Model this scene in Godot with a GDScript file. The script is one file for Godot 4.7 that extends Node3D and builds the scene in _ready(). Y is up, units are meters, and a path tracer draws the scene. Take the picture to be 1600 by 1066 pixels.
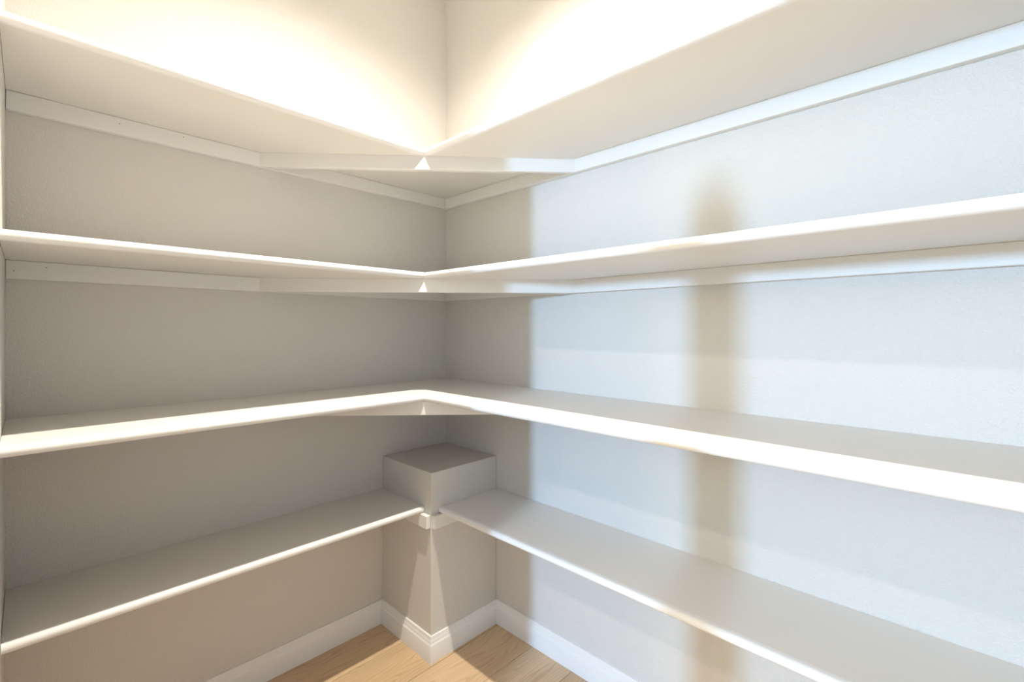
extends Node3D
# A walk-in pantry corner: white painted shelves on cleats round two greige walls, a boxed plinth
# in the corner, oak planks. Corner of the room = origin, left wall in the plane x = 0 (runs along +z),
# right wall in the plane z = 0 (runs along +x), floor y = 0.

const ROOM_X := 2.25          # wall opposite the left wall
const ROOM_Z := 1.2402        # inner face of the wall with the doorway
const WALL := 0.115
const CEIL := 2.465
const DOOR_A := 0.832         # doorway in the front wall
const DOOR_B := 2.05
const DOOR_H := 1.93
const BACK_Z := 6.0           # window wall of the next room
const T := 0.0195             # shelf thickness
const DL := 0.3585            # depth of shelves on the left / right wall
const DR := 0.3625
const CT := 0.0180            # cleat thickness
const CH := 0.0420            # cleat height
const BX := 0.3015            # plinth
const BZ := 0.2935
const BY := 0.6107

var m_wall: StandardMaterial3D
var m_ceiling: StandardMaterial3D
var m_trim: StandardMaterial3D
var m_nail: StandardMaterial3D
var m_shelf: StandardMaterial3D
var m_cleat: StandardMaterial3D
var m_wood: Array = []
var m_plain_floor: StandardMaterial3D

func _ready() -> void:
	_camera_and_light()
	_materials()
	_structure()
	_floor()
	_shelves()
	_plinth()
	_fittings()

# ------------------------------------------------------------------ camera, sky, light
func _camera_and_light() -> void:
	var cam := Camera3D.new()
	cam.name = "camera"
	var f_px := 731.9
	var near := 0.02
	cam.set_frustum(near * 1066.0 / f_px, Vector2(0.0, -(533.0 - 512.84) / f_px * near), near, 60.0)
	var yaw := 0.76861
	var roll := 0.00081
	var fw := Vector3(-sin(yaw), 0, -cos(yaw))
	var rt := Vector3(cos(yaw), 0, -sin(yaw))
	var up := Vector3.UP
	var r2 := rt * cos(roll) + up * sin(roll)
	var u2 := up * cos(roll) - rt * sin(roll)
	cam.transform = Transform3D(Basis(r2, u2, -fw), Vector3(1.54725, 1.08293, 1.20534))
	add_child(cam)
	cam.current = true

	var env := Environment.new()
	env.background_mode = Environment.BG_SKY
	var sky := Sky.new()
	var sm := ProceduralSkyMaterial.new()
	sm.sky_top_color = Color(0.42, 0.60, 0.86)
	sm.sky_horizon_color = Color(0.78, 0.86, 0.95)
	sm.ground_bottom_color = Color(0.30, 0.30, 0.28)
	sm.ground_horizon_color = Color(0.62, 0.66, 0.68)
	sky.sky_material = sm
	env.sky = sky
	env.tonemap_mode = Environment.TONE_MAPPER_LINEAR
	env.tonemap_exposure = 1.02
	env.sdfgi_enabled = true
	env.ssao_enabled = true
	env.ssil_enabled = true
	var we := WorldEnvironment.new()
	we.name = "world_environment"
	we.environment = env
	add_child(we)

	# daylight entering the next room by its window
	area("daylight_at_window", Vector3(2.17, 1.57, BACK_Z - 0.06), Vector2(0.16, 0.34), Color(0.647, 0.829, 1.0), 24.6, Vector3(0, 0, -1))

func area(called: String, at: Vector3, size: Vector2, color: Color, energy: float, dir: Vector3) -> void:
	var l := AreaLight3D.new()
	l.name = called
	l.area_size = size
	l.area_normalize_energy = true
	l.light_color = color
	l.light_energy = energy
	l.area_range = 20.0
	l.area_attenuation = 2.0
	l.shadow_enabled = true
	l.position = at
	add_child(l)
	l.look_at_from_position(at, at + dir, Vector3.UP if absf(dir.y) < 0.9 else Vector3.RIGHT)

# ------------------------------------------------------------------ materials
func noise(seed_: int, freq: float, oct: int) -> FastNoiseLite:
	var n := FastNoiseLite.new()
	n.seed = seed_
	n.noise_type = FastNoiseLite.TYPE_SIMPLEX_SMOOTH
	n.frequency = freq
	n.fractal_type = FastNoiseLite.FRACTAL_FBM
	n.fractal_octaves = oct
	return n

func paint(color: Color, rough: float, tex: Texture2D = null, tile := 1.0, strength := 1.0) -> StandardMaterial3D:
	var m := StandardMaterial3D.new()
	m.albedo_color = color
	m.roughness = rough
	m.metallic_specular = 0.4
	if tex:
		m.normal_enabled = true
		m.normal_texture = tex
		m.normal_scale = strength
		m.uv1_triplanar = true
		m.uv1_world_triplanar = true
		m.uv1_scale = Vector3.ONE / tile
	return m

func _materials() -> void:
	# orange-peel drywall: soft blobs of two sizes
	var a: Image = noise(3, 0.052, 2).get_seamless_image(1024, 1024)
	var b: Image = noise(8, 0.018, 2).get_seamless_image(1024, 1024)
	a.convert(Image.FORMAT_L8)
	b.convert(Image.FORMAT_L8)
	var da := a.get_data()
	var db := b.get_data()
	var out := PackedByteArray()
	out.resize(1024 * 1024)
	for i in 1024 * 1024:
		var v := smoothstep(0.42, 0.72, da[i] / 255.0) * 0.65 + smoothstep(0.5, 0.66, db[i] / 255.0) * 0.35
		out[i] = int(v * 255.0)
	var h := Image.create_from_data(1024, 1024, false, Image.FORMAT_L8, out)
	h.convert(Image.FORMAT_RGBA8)
	h.bump_map_to_normal_map(3.0)
	var peel := ImageTexture.create_from_image(h)
	m_wall = paint(Color(0.855, 0.841, 0.82), 0.62, peel, 0.27, 0.7)
	m_ceiling = paint(Color(0.92, 0.915, 0.90), 0.8, peel, 0.27, 0.4)
	# brushed semi-gloss paint on the shelves and trim
	var s: Image = noise(21, 0.03, 3).get_seamless_image(512, 512)
	s.convert(Image.FORMAT_RGBA8)
	s.bump_map_to_normal_map(0.6)
	var brush := ImageTexture.create_from_image(s)
	m_trim = paint(Color(0.935, 0.932, 0.927), 0.36, brush, 0.35, 0.25)
	m_nail = paint(Color(0.55, 0.53, 0.50), 0.6)
	m_shelf = paint(Color(0.905, 0.893, 0.872), 0.42, brush, 0.35, 0.25)
	m_cleat = paint(Color(0.915, 0.908, 0.895), 0.45, brush, 0.35, 0.3)
	_wood_materials()

func _wood_materials() -> void:
	# light oak: long rays along v, cathedral arches from a warped ring field
	var w := 256
	var hh := 1024
	var n1 := noise(41, 1.0, 3)
	var n2 := noise(42, 1.0, 2)
	var n3 := noise(43, 1.0, 2)
	for k in 4:
		var px := PackedByteArray()
		px.resize(w * hh * 3)
		var cx := [0.35, 0.8, 0.5, -0.3][k] as float
		var base := [Color(0.850, 0.735, 0.600), Color(0.830, 0.710, 0.570), Color(0.865, 0.755, 0.625), Color(0.815, 0.700, 0.560)][k] as Color
		for y in hh:
			var v := float(y) / hh
			for x in w:
				var u := float(x) / w
				var warp := n1.get_noise_2d(u * 1.6 + k * 17.0, v * 2.4 + k * 5.0)
				var d := (u - cx) * 1.5 + warp * 0.35
				var arch := sqrt(d * d + 0.012) * 11.0 - v * 3.6 + n2.get_noise_2d(u * 3.0 + 40.0 * k, v * 6.0) * 0.8
				var ring := arch - floorf(arch)
				var line := smoothstep(0.55, 0.95, ring) * (1.0 - smoothstep(0.95, 1.0, ring))
				var fine := n3.get_noise_2d(u * 95.0 + 9.0 * k, v * 5.0)
				var pore := smoothstep(0.28, 0.5, n3.get_noise_2d(u * 160.0, v * 9.0 + 31.0 * k))
				var t := 1.0 - 0.065 * line + 0.025 * fine - 0.035 * pore + 0.05 * warp
				var i := (y * w + x) * 3
				px[i] = clampi(int(base.r * t * 255.0), 0, 255)
				px[i + 1] = clampi(int(base.g * (t - 0.02 * line) * 255.0), 0, 255)
				px[i + 2] = clampi(int(base.b * (t - 0.04 * line) * 255.0), 0, 255)
		var im := Image.create_from_data(w, hh, false, Image.FORMAT_RGB8, px)
		var m := StandardMaterial3D.new()
		m.albedo_texture = ImageTexture.create_from_image(im)
		m.roughness = 0.42
		m.metallic_specular = 0.35
		m_wood.append(m)
	m_plain_floor = paint(Color(0.83, 0.72, 0.59), 0.45)

# ------------------------------------------------------------------ mesh helpers
func numbered(called: String, parent: Node) -> String:
	if not parent.has_node(NodePath(called)):
		return called
	var i := 1
	while parent.has_node(NodePath("%s_%03d" % [called, i])):
		i += 1
	return "%s_%03d" % [called, i]

func st_new() -> SurfaceTool:
	var st := SurfaceTool.new()
	st.begin(Mesh.PRIMITIVE_TRIANGLES)
	return st

func build(called: String, st: SurfaceTool, m: Material, parent: Node = self) -> MeshInstance3D:
	var o := MeshInstance3D.new()
	o.name = numbered(called, parent)
	o.mesh = st.commit()
	o.material_override = m
	parent.add_child(o, true)
	return o

func thing(called: String, label: String, category: String, at := Vector3.ZERO, group := "") -> Node3D:
	var o := Node3D.new()
	o.name = numbered(called, self)
	o.position = at
	add_child(o, true)
	return tag(o, label, category, group)

func tag(o: Node3D, label: String, category: String, group := "") -> Node3D:
	o.set_meta("label", label)
	o.set_meta("category", category)
	if group:
		o.set_meta("group", group)
	return o

func struct(o: Node, label := "") -> Node:
	o.set_meta("kind", "structure")
	if label:
		o.set_meta("label", label)
	return o

func tri(st: SurfaceTool, p: Array, n: Array, uv: Array = []) -> void:
	# front faces run clockwise seen from outside
	var face: Vector3 = (p[1] - p[0]).cross(p[2] - p[0])
	var order := [0, 1, 2] if face.dot(n[0] + n[1] + n[2]) < 0.0 else [0, 2, 1]
	for i in order:
		st.set_normal(n[i])
		if uv:
			st.set_uv(uv[i])
		st.add_vertex(p[i])

func quad(st: SurfaceTool, a: Vector3, b: Vector3, c: Vector3, d: Vector3, na: Vector3, nb: Vector3, nc: Vector3, nd: Vector3) -> void:
	tri(st, [a, b, c], [na, nb, nc])
	tri(st, [a, c, d], [na, nc, nd])

# Sweeps a closed 2-D profile between two ends: place.call(point, end) with end 0 or 1.
# Neighbouring faces that meet at less than 40 degrees share smooth normals.
func sweep(st: SurfaceTool, prof: PackedVector2Array, place: Callable, caps := true) -> void:
	var n := prof.size()
	var area2 := 0.0
	for i in n:
		var q := prof[(i + 1) % n]
		area2 += prof[i].x * q.y - q.x * prof[i].y
	var sgn := 1.0 if area2 > 0.0 else -1.0
	var face: Array[Vector2] = []
	for i in n:
		var e := (prof[(i + 1) % n] - prof[i]).normalized()
		face.append(Vector2(e.y, -e.x) * sgn)
	var o: Vector3 = place.call(Vector2.ZERO, 0)
	var dir: Vector3 = ((place.call(Vector2.ZERO, 1) as Vector3) - o).normalized()
	var ax: Vector3 = (place.call(Vector2(1, 0), 0) as Vector3) - o
	var ay: Vector3 = (place.call(Vector2(0, 1), 0) as Vector3) - o
	ax = (ax - dir * ax.dot(dir)).normalized()
	ay = (ay - dir * ay.dot(dir)).normalized()
	for i in n:
		var j := (i + 1) % n
		var prev := face[(i + n - 1) % n]
		var next := face[j]
		var n0 := (face[i] + prev).normalized() if face[i].dot(prev) > 0.766 else face[i]
		var n1 := (face[i] + next).normalized() if face[i].dot(next) > 0.766 else face[i]
		var v0 := ax * n0.x + ay * n0.y
		var v1 := ax * n1.x + ay * n1.y
		quad(st, place.call(prof[i], 0), place.call(prof[j], 0), place.call(prof[j], 1), place.call(prof[i], 1), v0, v1, v1, v0)
	if caps:
		var idx := Geometry2D.triangulate_polygon(prof)
		for e in 2:
			var nn := -dir if e == 0 else dir
			for k in range(0, idx.size(), 3):
				tri(st, [place.call(prof[idx[k]], e), place.call(prof[idx[k + 1]], e), place.call(prof[idx[k + 2]], e)], [nn, nn, nn])

# Box with all twelve edges chamfered by c, as 6 faces + 12 bevels + 8 corners.
func bevel_box(st: SurfaceTool, lo: Vector3, hi: Vector3, c := 0.0012) -> void:
	var mid := (lo + hi) * 0.5
	var h := (hi - lo) * 0.5
	c = minf(c, minf(h.x, minf(h.y, h.z)) * 0.9)
	var corner := func(s: Vector3, axis: int) -> Vector3:
		# the chamfered vertex of corner s that lies on the face across axis
		var v := Vector3(s.x * (h.x - c), s.y * (h.y - c), s.z * (h.z - c))
		v[axis] = s[axis] * h[axis]
		return mid + v
	for axis in 3:
		var a1 := (axis + 1) % 3
		var a2 := (axis + 2) % 3
		for sg in [-1.0, 1.0]:
			var p: Array = []
			for k in [[-1, -1], [1, -1], [1, 1], [-1, 1]]:
				var s := Vector3.ZERO
				s[axis] = sg
				s[a1] = k[0]
				s[a2] = k[1]
				p.append(corner.call(s, axis))
			var nn := Vector3.ZERO
			nn[axis] = sg
			quad(st, p[0], p[1], p[2], p[3], nn, nn, nn, nn)
			# bevel between this face and the face across a1 (both signs)
			for s1 in [-1.0, 1.0]:
				var sa := Vector3.ZERO
				sa[axis] = sg
				sa[a1] = s1
				sa[a2] = -1.0
				var sb := sa
				sb[a2] = 1.0
				var bn := Vector3.ZERO
				bn[axis] = sg
				bn[a1] = s1
				bn = bn.normalized()
				quad(st, corner.call(sa, axis), corner.call(sb, axis), corner.call(sb, a1), corner.call(sa, a1), bn, bn, bn, bn)
	for sx in [-1.0, 1.0]:
		for sy in [-1.0, 1.0]:
			for sz in [-1.0, 1.0]:
				var s := Vector3(sx, sy, sz)
				var nn := s.normalized()
				tri(st, [corner.call(s, 0), corner.call(s, 1), corner.call(s, 2)], [nn, nn, nn])

func lathe(st: SurfaceTool, prof: PackedVector2Array, at: Vector3, seg := 32) -> void:
	for i in prof.size() - 1:
		var e := prof[i + 1] - prof[i]
		if e.length() < 1e-6:
			continue
		var nn := Vector2(e.y, -e.x).normalized()
		for k in seg:
			var a0 := TAU * k / seg
			var a1 := TAU * (k + 1) / seg
			var d0 := Vector3(cos(a0), 0, sin(a0))
			var d1 := Vector3(cos(a1), 0, sin(a1))
			var p0 := at + d0 * prof[i].x + Vector3.UP * prof[i].y
			var p1 := at + d1 * prof[i].x + Vector3.UP * prof[i].y
			var p2 := at + d1 * prof[i + 1].x + Vector3.UP * prof[i + 1].y
			var p3 := at + d0 * prof[i + 1].x + Vector3.UP * prof[i + 1].y
			var v0 := d0 * nn.x + Vector3.UP * nn.y
			var v1 := d1 * nn.x + Vector3.UP * nn.y
			if prof[i].x > 1e-6:
				tri(st, [p0, p1, p2], [v0, v1, v1])
			if prof[i + 1].x > 1e-6:
				tri(st, [p0, p2, p3], [v0, v1, v0])

# ------------------------------------------------------------------ room
func _structure() -> void:
	var st := st_new()
	bevel_box(st, Vector3(-WALL, -0.1, -WALL), Vector3(0, CEIL + 0.05, ROOM_Z + WALL), 0.0005)
	struct(build("wall_left", st, m_wall))
	st = st_new()
	bevel_box(st, Vector3(0, -0.1, -WALL), Vector3(ROOM_X, CEIL + 0.05, 0), 0.0005)
	struct(build("wall_right", st, m_wall))
	st = st_new()
	bevel_box(st, Vector3(ROOM_X, -0.1, -WALL), Vector3(ROOM_X + WALL, CEIL + 0.05, ROOM_Z + WALL), 0.0005)
	struct(build("wall_end", st, m_wall))
	# wall with the doorway in which the camera stands
	st = st_new()
	bevel_box(st, Vector3(0, -0.1, ROOM_Z), Vector3(DOOR_A, CEIL + 0.05, ROOM_Z + WALL), 0.002)
	bevel_box(st, Vector3(DOOR_A, DOOR_H, ROOM_Z), Vector3(DOOR_B, CEIL + 0.05, ROOM_Z + WALL), 0.002)
	bevel_box(st, Vector3(DOOR_B, -0.1, ROOM_Z), Vector3(ROOM_X, CEIL + 0.05, ROOM_Z + WALL), 0.002)
	struct(build("wall_front", st, m_wall))
	st = st_new()
	bevel_box(st, Vector3(-1.6, CEIL, -WALL), Vector3(4.4, CEIL + 0.12, BACK_Z + 0.2), 0.0005)
	struct(build("ceiling", st, m_ceiling))
	# the next room
	st = st_new()
	bevel_box(st, Vector3(-1.6, -0.1, ROOM_Z), Vector3(-1.5, CEIL + 0.05, BACK_Z + 0.2), 0.0005)
	bevel_box(st, Vector3(-1.5, -0.1, ROOM_Z), Vector3(-WALL, CEIL + 0.05, ROOM_Z + WALL), 0.0005)
	struct(build("wall_next_left", st, m_wall))
	st = st_new()
	bevel_box(st, Vector3(4.3, -0.1, ROOM_Z), Vector3(4.4, CEIL + 0.05, BACK_Z + 0.2), 0.0005)
	bevel_box(st, Vector3(ROOM_X + WALL, -0.1, ROOM_Z), Vector3(4.3, CEIL + 0.05, ROOM_Z + WALL), 0.0005)
	struct(build("wall_next_right", st, m_wall))
	st = st_new()
	bevel_box(st, Vector3(-1.5, -0.1, BACK_Z), Vector3(4.3, CEIL + 0.05, BACK_Z + 0.1), 0.0005)
	struct(build("wall_back", st, m_wall))
	window(1, Vector3(2.17, 1.57, BACK_Z), Vector2(0.16, 0.34))

	# baseboards: flat face, a step and a small cove at the top
	var bp := PackedVector2Array([Vector2(0, 0), Vector2(0.0120, 0), Vector2(0.0120, 0.0560), Vector2(0.0112, 0.0585), Vector2(0.0092, 0.0605), Vector2(0.0086, 0.0640),
		Vector2(0.0080, 0.0690), Vector2(0.0062, 0.0722), Vector2(0.0058, 0.0735), Vector2(0.0058, 0.0800), Vector2(0.0048, 0.0826), Vector2(0.0036, 0.0832), Vector2(0, 0.0832)])
	st = st_new()
	sweep(st, bp, func(p: Vector2, e: int) -> Vector3: return Vector3(p.x, p.y, BZ + p.x if e == 0 else ROOM_Z))
	struct(build("baseboard_left", st, m_trim))
	st = st_new()
	sweep(st, bp, func(p: Vector2, e: int) -> Vector3: return Vector3(BX + p.x if e == 0 else ROOM_X, p.y, p.x))
	struct(build("baseboard_right", st, m_trim))
	var pb := Node3D.new()
	pb.name = "baseboard_plinth"
	add_child(pb)
	struct(pb)
	st = st_new()
	sweep(st, bp, func(p: Vector2, e: int) -> Vector3: return Vector3(p.x if e == 0 else BX + p.x, p.y, BZ + p.x))
	build("board", st, m_trim, pb)
	st = st_new()
	sweep(st, bp, func(p: Vector2, e: int) -> Vector3: return Vector3(BX + p.x, p.y, p.x if e == 0 else BZ + p.x))
	build("board", st, m_trim, pb)

func window(i: int, at: Vector3, size: Vector2) -> void:
	var o := Node3D.new()
	o.name = "window_%d" % i
	o.position = at
	add_child(o)
	struct(o)
	var hx := size.x * 0.5
	var hy := size.y * 0.5
	var st := st_new()
	bevel_box(st, Vector3(-hx, -hy, -0.035), Vector3(hx, hy, -0.03), 0.0005)
	var glow := StandardMaterial3D.new()
	glow.albedo_color = Color(0.8, 0.9, 1.0)
	glow.emission_enabled = true
	glow.emission = Color(0.85, 0.93, 1.0)
	glow.emission_energy_multiplier = 0.6
	build("pane", st, glow, o)
	st = st_new()
	bevel_box(st, Vector3(-hx - 0.06, -hy - 0.06, -0.045), Vector3(-hx, hy + 0.06, 0), 0.003)
	bevel_box(st, Vector3(hx, -hy - 0.06, -0.045), Vector3(hx + 0.06, hy + 0.06, 0), 0.003)
	bevel_box(st, Vector3(-hx, hy, -0.045), Vector3(hx, hy + 0.06, 0), 0.003)
	bevel_box(st, Vector3(-hx, -hy - 0.06, -0.045), Vector3(hx, -hy, 0), 0.003)
	build("frame", st, m_trim, o)

func plank_mesh(w: float, l: float, u0: float, v0: float) -> ArrayMesh:
	# top at y = 0 with micro-bevelled edges; uv runs along the plank
	var st := st_new()
	var c := 0.0014
	var g := 0.0007
	var b := -0.012
	var x := [g, g + c, w - g - c, w - g]
	var z := [g, g + c, l - g - c, l - g]
	var uv := func(p: Vector3) -> Vector2: return Vector2(u0 + p.x / w * 0.9, v0 + p.z / 1.9)
	var put := func(p: Array, n: Vector3) -> void:
		var t: Array = [uv.call(p[0]), uv.call(p[1]), uv.call(p[2]), uv.call(p[3])]
		tri(st, [p[0], p[1], p[2]], [n, n, n], [t[0], t[1], t[2]])
		tri(st, [p[0], p[2], p[3]], [n, n, n], [t[0], t[2], t[3]])
	put.call([Vector3(x[1], 0, z[1]), Vector3(x[2], 0, z[1]), Vector3(x[2], 0, z[2]), Vector3(x[1], 0, z[2])], Vector3.UP)
	var d := -c
	var r := [Vector3(x[0], d, z[0]), Vector3(x[3], d, z[0]), Vector3(x[3], d, z[3]), Vector3(x[0], d, z[3])]
	var i := [Vector3(x[1], 0, z[1]), Vector3(x[2], 0, z[1]), Vector3(x[2], 0, z[2]), Vector3(x[1], 0, z[2])]
	var nn := [Vector3(0, 1, -1), Vector3(1, 1, 0), Vector3(0, 1, 1), Vector3(-1, 1, 0)]
	var low := Vector3(0, b - d, 0)
	for k in 4:
		var k2 := (k + 1) % 4
		put.call([i[k], i[k2], r[k2], r[k]], nn[k].normalized())
		var s: Vector3 = nn[k]
		s.y = 0
		put.call([r[k], r[k2], r[k2] + low, r[k] + low], s)
	return st.commit()

func _floor() -> void:
	var st := st_new()
	bevel_box(st, Vector3(-1.6, -0.12, -WALL), Vector3(4.4, -0.0118, ROOM_Z), 0.0005)
	bevel_box(st, Vector3(-1.6, -0.12, ROOM_Z), Vector3(4.4, -0.0005, BACK_Z + 0.2), 0.0005)
	var fl := build("floor", st, m_plain_floor)
	struct(fl)
	# boards run away from the camera along the left wall; end joints staggered
	var w := 0.1667
	var rng := RandomNumberGenerator.new()
	rng.seed = 77
	var first := 0.155 - w
	for i in 14:
		var x := first + i * w
		var cuts := [[0.0, ROOM_Z], [0.0, 0.95, ROOM_Z], [0.0, ROOM_Z], [0.0, 1.08, ROOM_Z], [0.0, ROOM_Z]][i % 5] as Array
		if i > 5:
			cuts = [0.0, rng.randf_range(0.3, 0.9), ROOM_Z]
		for k in cuts.size() - 1:
			var x0 := maxf(x, 0.0)
			var x1 := minf(x + w, ROOM_X)
			var o := MeshInstance3D.new()
			o.name = numbered("plank", fl)
			o.mesh = plank_mesh(x1 - x0, cuts[k + 1] - cuts[k], 0.04, rng.randf())
			o.material_override = m_wood[[0, 3, 0, 2, 1, 3, 1][(i + k * 2) % 7]]
			o.position = Vector3(x0, 0, cuts[k])
			fl.add_child(o, true)

# ------------------------------------------------------------------ shelves
const NR := 0.00975   # radius of the bullnose

# half-round front strip: x = distance from the wall less (depth - NR), y above the shelf's underside
func nose_profile() -> PackedVector2Array:
	var p := PackedVector2Array([Vector2(-0.006, 0), Vector2(0.0, 0)])
	for k in range(1, 12):
		var a := -PI / 2 + PI * k / 12.0
		p.append(Vector2(cos(a) * NR, NR + sin(a) * NR))
	p.append(Vector2(0.0, T))
	p.append(Vector2(-0.006, T))
	return p

func box_part(called: String, lo: Vector3, hi: Vector3, m: Material, parent: Node, c := 0.0008) -> MeshInstance3D:
	var st := st_new()
	bevel_box(st, lo, hi, c)
	return build(called, st, m, parent)

# L-shaped shelf whose two boards meet in a mitre at the inner corner. sag: drop of the right board's front per metre.
func corner_shelf(y: float, label: String, sag: float) -> void:
	var o := thing("corner_shelf", label, "shelf", Vector3(0, y, 0), "painted shelves running round the corner")
	var back := NR + 0.006
	var dl := DL - back
	var dr := DR - back
	# left board runs into the corner, the right board butts against it
	var st := st_new()
	sweep(st, PackedVector2Array([Vector2(0.0006, 0), Vector2(dl, 0), Vector2(dl, T), Vector2(0.0006, T)]),
		func(p: Vector2, e: int) -> Vector3: return Vector3(p.x, p.y, 0.0006 if e == 0 else ROOM_Z - 0.0006))
	build("board", st, m_shelf, o)
	var drop := func(x: float, z: float) -> float: return -sag * maxf(0.0, x - 0.4) * z / DR
	st = st_new()
	sweep(st, PackedVector2Array([Vector2(0.0006, 0), Vector2(dr, 0), Vector2(dr, T), Vector2(0.0006, T)]),
		func(p: Vector2, e: int) -> Vector3:
			var x := dl if e == 0 else ROOM_X - 0.0006
			return Vector3(x, p.y + drop.call(x, p.x), p.x))
	build("board", st, m_shelf, o)
	st = st_new()
	sweep(st, nose_profile(), func(p: Vector2, e: int) -> Vector3:
		return Vector3(DL - NR + p.x, p.y, DR - NR + p.x if e == 0 else ROOM_Z - 0.0006))
	build("nosing", st, m_trim, o)
	st = st_new()
	sweep(st, nose_profile(), func(p: Vector2, e: int) -> Vector3:
		var x := DL - NR + p.x if e == 0 else ROOM_X - 0.0006
		return Vector3(x, p.y + drop.call(x, DR - NR + p.x), DR - NR + p.x))
	build("nosing", st, m_trim, o)

func cleat(called: String, label: String, lo: Vector3, hi: Vector3, group: String, nails: Array = []) -> void:
	var base := Vector3((lo.x + hi.x) * 0.5, lo.y, (lo.z + hi.z) * 0.5)
	var o := box_part(called, lo - base, hi - base, m_cleat, self, 0.0012)
	o.position = base
	tag(o, label, "cleat", group)
	for n: Vector3 in nails:      # filled nail heads that show as small dimples in the face
		var st := st_new()
		var r := 0.0014
		for k in 8:
			var a0 := TAU * k / 8
			var a1 := TAU * (k + 1) / 8
			tri(st, [Vector3(0.0003, 0, 0), Vector3(0, cos(a0) * r, sin(a0) * r), Vector3(0, cos(a1) * r, sin(a1) * r)], [Vector3.RIGHT, Vector3.RIGHT, Vector3.RIGHT])
		var h := build("nail_head", st, m_nail, o)
		h.position = n - base

func brace(y: float, label: String) -> void:
	# diagonal board from wall to wall under the front corner of the shelf; its ends are cut to the cleats
	var a := Vector3(CT, 0, 0.7180)
	var b := Vector3(0.6690, 0, CT)
	var along := (b - a).normalized()
	var inward := Vector3(-along.z, 0, along.x)      # towards the corner
	if inward.dot(Vector3(-1, 0, -1)) < 0:
		inward = -inward
	var th := 0.018
	var ka := th * inward.z / along.z
	var base := (a + b) * 0.5 + inward * th * 0.5
	base.y = y - CH
	# both ends follow the cleats' faces (x = CT and z = CT)
	var st := st_new()
	var c := 0.0012
	var prof := PackedVector2Array([Vector2(c, 0), Vector2(th - c, 0), Vector2(th, c), Vector2(th, CH), Vector2(0, CH), Vector2(0, c)])
	sweep(st, prof, func(p: Vector2, e: int) -> Vector3:
		var q := (a if e == 0 else b) + inward * p.x
		if e == 0:
			q += along * ((CT + 0.0003 - q.x) / along.x)
		else:
			q += along * ((CT + 0.0003 - q.z) / along.z)
		q.y = y - CH + p.y
		return q - base)
	var o := build("corner_brace", st, m_cleat)
	o.position = base
	tag(o, label, "brace", "diagonal boards under the corner shelves")

func _shelves() -> void:
	var names := ["top", "middle", "third"]
	var ys := [1.6125, 1.2346, 0.8572]
	var shelf_labels := ["topmost white corner shelf, seen from below under the brightly lit upper walls",
		"white corner shelf in the middle, below the topmost shelf, front edge near eye level",
		"white corner shelf just above the boxed plinth, its top side visible"]
	var sag := [0.0036, 0.0036, 0.0012]
	for i in 3:
		var y: float = ys[i]
		corner_shelf(y, shelf_labels[i], sag[i])
		var under := ["topmost corner shelf", "middle corner shelf", "corner shelf above the plinth"][i] as String
		cleat("wall_cleat", "long painted cleat on the left wall under the " + under, Vector3(0.0003, y - CH, CT + 0.0006), Vector3(CT, y - 0.0003, ROOM_Z - 0.0006), "cleats under the corner shelves",
			[[Vector3(CT, 1.5965, 1.0445), Vector3(CT, 1.6020, 0.9110)], [Vector3(CT, 1.2105, 1.2270), Vector3(CT, 1.2220, 1.1750)], []][i])
		cleat("wall_cleat", "long painted cleat on the right wall under the " + under, Vector3(0.0003, y - CH, 0.0003), Vector3(ROOM_X - 0.0006, y - 0.0003, CT), "cleats under the corner shelves")
		brace(y - 0.0003, "painted diagonal brace across the corner under the " + under)
	# bottom shelves stop at the plinth
	var y4 := 0.4738
	var d4 := 0.2664
	var back := NR + 0.006
	var o := thing("wall_shelf", "narrow white bottom shelf on the left wall, ending at the plinth", "shelf", Vector3(0, y4, BZ), "narrow bottom shelves either side of the plinth")
	var len_l := ROOM_Z - 0.0006 - BZ
	box_part("board", Vector3(0.0006, 0, 0.0006), Vector3(d4 - back, T, len_l), m_shelf, o, 0.0004)
	var st := st_new()
	sweep(st, nose_profile(), func(p: Vector2, e: int) -> Vector3: return Vector3(d4 - NR + p.x, p.y, 0.0008 if e == 0 else len_l))
	build("nosing", st, m_trim, o)
	o = thing("wall_shelf", "narrow white bottom shelf on the right wall, running from the plinth to the right", "shelf", Vector3(BX, y4, 0), "narrow bottom shelves either side of the plinth")
	var len_r := ROOM_X - 0.0006 - BX
	box_part("board", Vector3(0.0006, 0, 0.0006), Vector3(len_r, T, d4 - back), m_shelf, o, 0.0004)
	st = st_new()
	sweep(st, nose_profile(), func(p: Vector2, e: int) -> Vector3: return Vector3(0.0008 if e == 0 else len_r, p.y, d4 - NR + p.x))
	build("nosing", st, m_trim, o)
	# the short cleats that carry them round the plinth
	var yc := y4 - 0.0003
	var pt := 0.0165
	cleat("plinth_cleat", "short white cleat on the plinth's left face under the left bottom shelf", Vector3(CT + 0.0006, yc - CH, BZ + 0.0003), Vector3(BX - 0.0040, yc, BZ + pt), "short cleats on the plinth")
	cleat("plinth_cleat", "short white cleat on the plinth's right face under the right bottom shelf", Vector3(BX + 0.0003, yc - CH, CT + 0.0006), Vector3(BX + pt, yc, BZ - 0.0012), "short cleats on the plinth")

func _plinth() -> void:
	var st := st_new()
	bevel_box(st, Vector3(0.0003, 0, 0.0003), Vector3(BX, BY, BZ), 0.0016)
	tag(build("corner_plinth", st, m_wall), "square greige boxed-in plinth standing in the corner below the shelves", "plinth")

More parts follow.
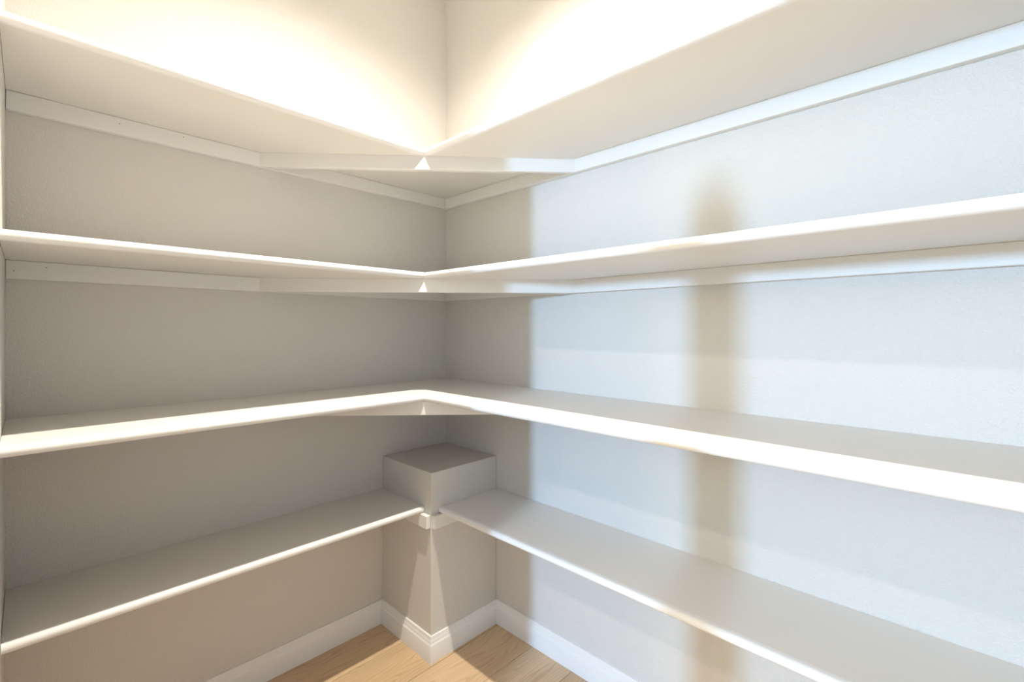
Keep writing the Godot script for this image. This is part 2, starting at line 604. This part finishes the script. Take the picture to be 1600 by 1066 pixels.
# ------------------------------------------------------------------ fittings
func _fittings() -> void:
	# pantry light: a small surface-mounted downlight
	var at := Vector3(0.775, CEIL, 0.625)
	var o := thing("ceiling_light", "small white cylinder downlight on the pantry ceiling", "light", at)
	var st := st_new()
	lathe(st, PackedVector2Array([Vector2(0.024, -0.070), Vector2(0.045, -0.070), Vector2(0.047, -0.067), Vector2(0.047, -0.004), Vector2(0.052, -0.003), Vector2(0.052, 0.0)]), Vector3.ZERO)
	build("housing", st, m_trim, o)
	st = st_new()
	lathe(st, PackedVector2Array([Vector2(0.0, -0.068), Vector2(0.024, -0.068), Vector2(0.024, -0.064), Vector2(0.0, -0.064)]), Vector3.ZERO)
	var glow := StandardMaterial3D.new()
	glow.albedo_color = Color(1, 0.95, 0.85)
	glow.emission_enabled = true
	glow.emission = Color(1.0, 0.9, 0.74)
	glow.emission_energy_multiplier = 0.5
	build("lens", st, glow, o)
	var sp := SpotLight3D.new()
	sp.name = "pantry_downlight"
	sp.position = at + Vector3(0, -0.0715, 0)
	sp.rotation.x = -PI / 2
	sp.spot_angle = 76.0
	sp.spot_angle_attenuation = 1.0
	sp.light_color = Color(1.0, 0.966, 0.905)
	sp.light_energy = 4.1
	sp.light_size = 0.01
	sp.spot_range = 8.0
	sp.spot_attenuation = 2.0
	sp.shadow_enabled = true
	add_child(sp)
	# a recessed can and a globe pendant light the next room; they throw warm light through the doorway
	var p := Vector3(1.12, CEIL, 2.33)
	var k := thing("recessed_light", "round recessed downlight in the ceiling of the next room", "light", p)
	st = st_new()
	lathe(st, PackedVector2Array([Vector2(0.05, -0.002), Vector2(0.052, -0.006), Vector2(0.075, -0.005), Vector2(0.078, 0.0)]), Vector3.ZERO)
	build("trim_ring", st, m_trim, k)
	st = st_new()
	lathe(st, PackedVector2Array([Vector2(0.0, -0.003), Vector2(0.05, -0.003), Vector2(0.05, -0.001), Vector2(0.0, -0.001)]), Vector3.ZERO)
	build("lens", st, glow, k)
	area("next_room_downlight", p + Vector3(0, -0.008, 0), Vector2(0.07, 0.07), Color(1.0, 0.936, 0.92), 2.0, Vector3.DOWN)
	k = thing("pendant_light", "round frosted glass globe pendant hanging in the next room", "light", Vector3(0.62, CEIL, 4.5))
	st = st_new()
	lathe(st, PackedVector2Array([Vector2(0.0, 0.0), Vector2(0.055, 0.0), Vector2(0.055, -0.02), Vector2(0.006, -0.026), Vector2(0.006, -0.25), Vector2(0.04, -0.255), Vector2(0.04, -0.285)]), Vector3.ZERO)
	build("stem", st, m_trim, k)
	st = st_new()
	var gp := PackedVector2Array()
	for n in 25:
		gp.append(Vector2(sin(PI * n / 24.0) * 0.2, 0.2 * -cos(PI * n / 24.0)))
	lathe(st, gp, Vector3(0, -0.475, 0))
	build("globe", st, glow, k)
	var om := OmniLight3D.new()
	om.name = "pendant_glow"
	om.position = Vector3(0.62, CEIL - 0.475, 4.5)
	om.light_size = 0.19
	om.light_color = Color(1.0, 0.911, 0.62)
	om.light_energy = 1.8
	om.omni_range = 12.0
	om.omni_attenuation = 2.0
	om.shadow_enabled = true
	add_child(om)
	# slim column lamp beyond the doorway: its shadow falls on the right wall
	o = thing("floor_lamp", "slim round-topped paper column lamp standing beyond the doorway", "lamp", Vector3(1.409, 0, 1.75))
	st = st_new()
	lathe(st, PackedVector2Array([Vector2(0.0, 0.0), Vector2(0.1, 0.0), Vector2(0.1, 0.018), Vector2(0.0, 0.02)]), Vector3.ZERO)
	build("base", st, m_plain_floor, o)
	st = st_new()
	var prof := PackedVector2Array([Vector2(0.0, 0.021), Vector2(0.045, 0.021)])
	prof.append(Vector2(0.045, 1.41))
	for j in range(1, 9):
		prof.append(Vector2(cos(PI / 2 * j / 8.0) * 0.045, 1.41 + sin(PI / 2 * j / 8.0) * 0.075))
	lathe(st, prof, Vector3.ZERO)
	build("lamp_shade", st, m_ceiling, o)
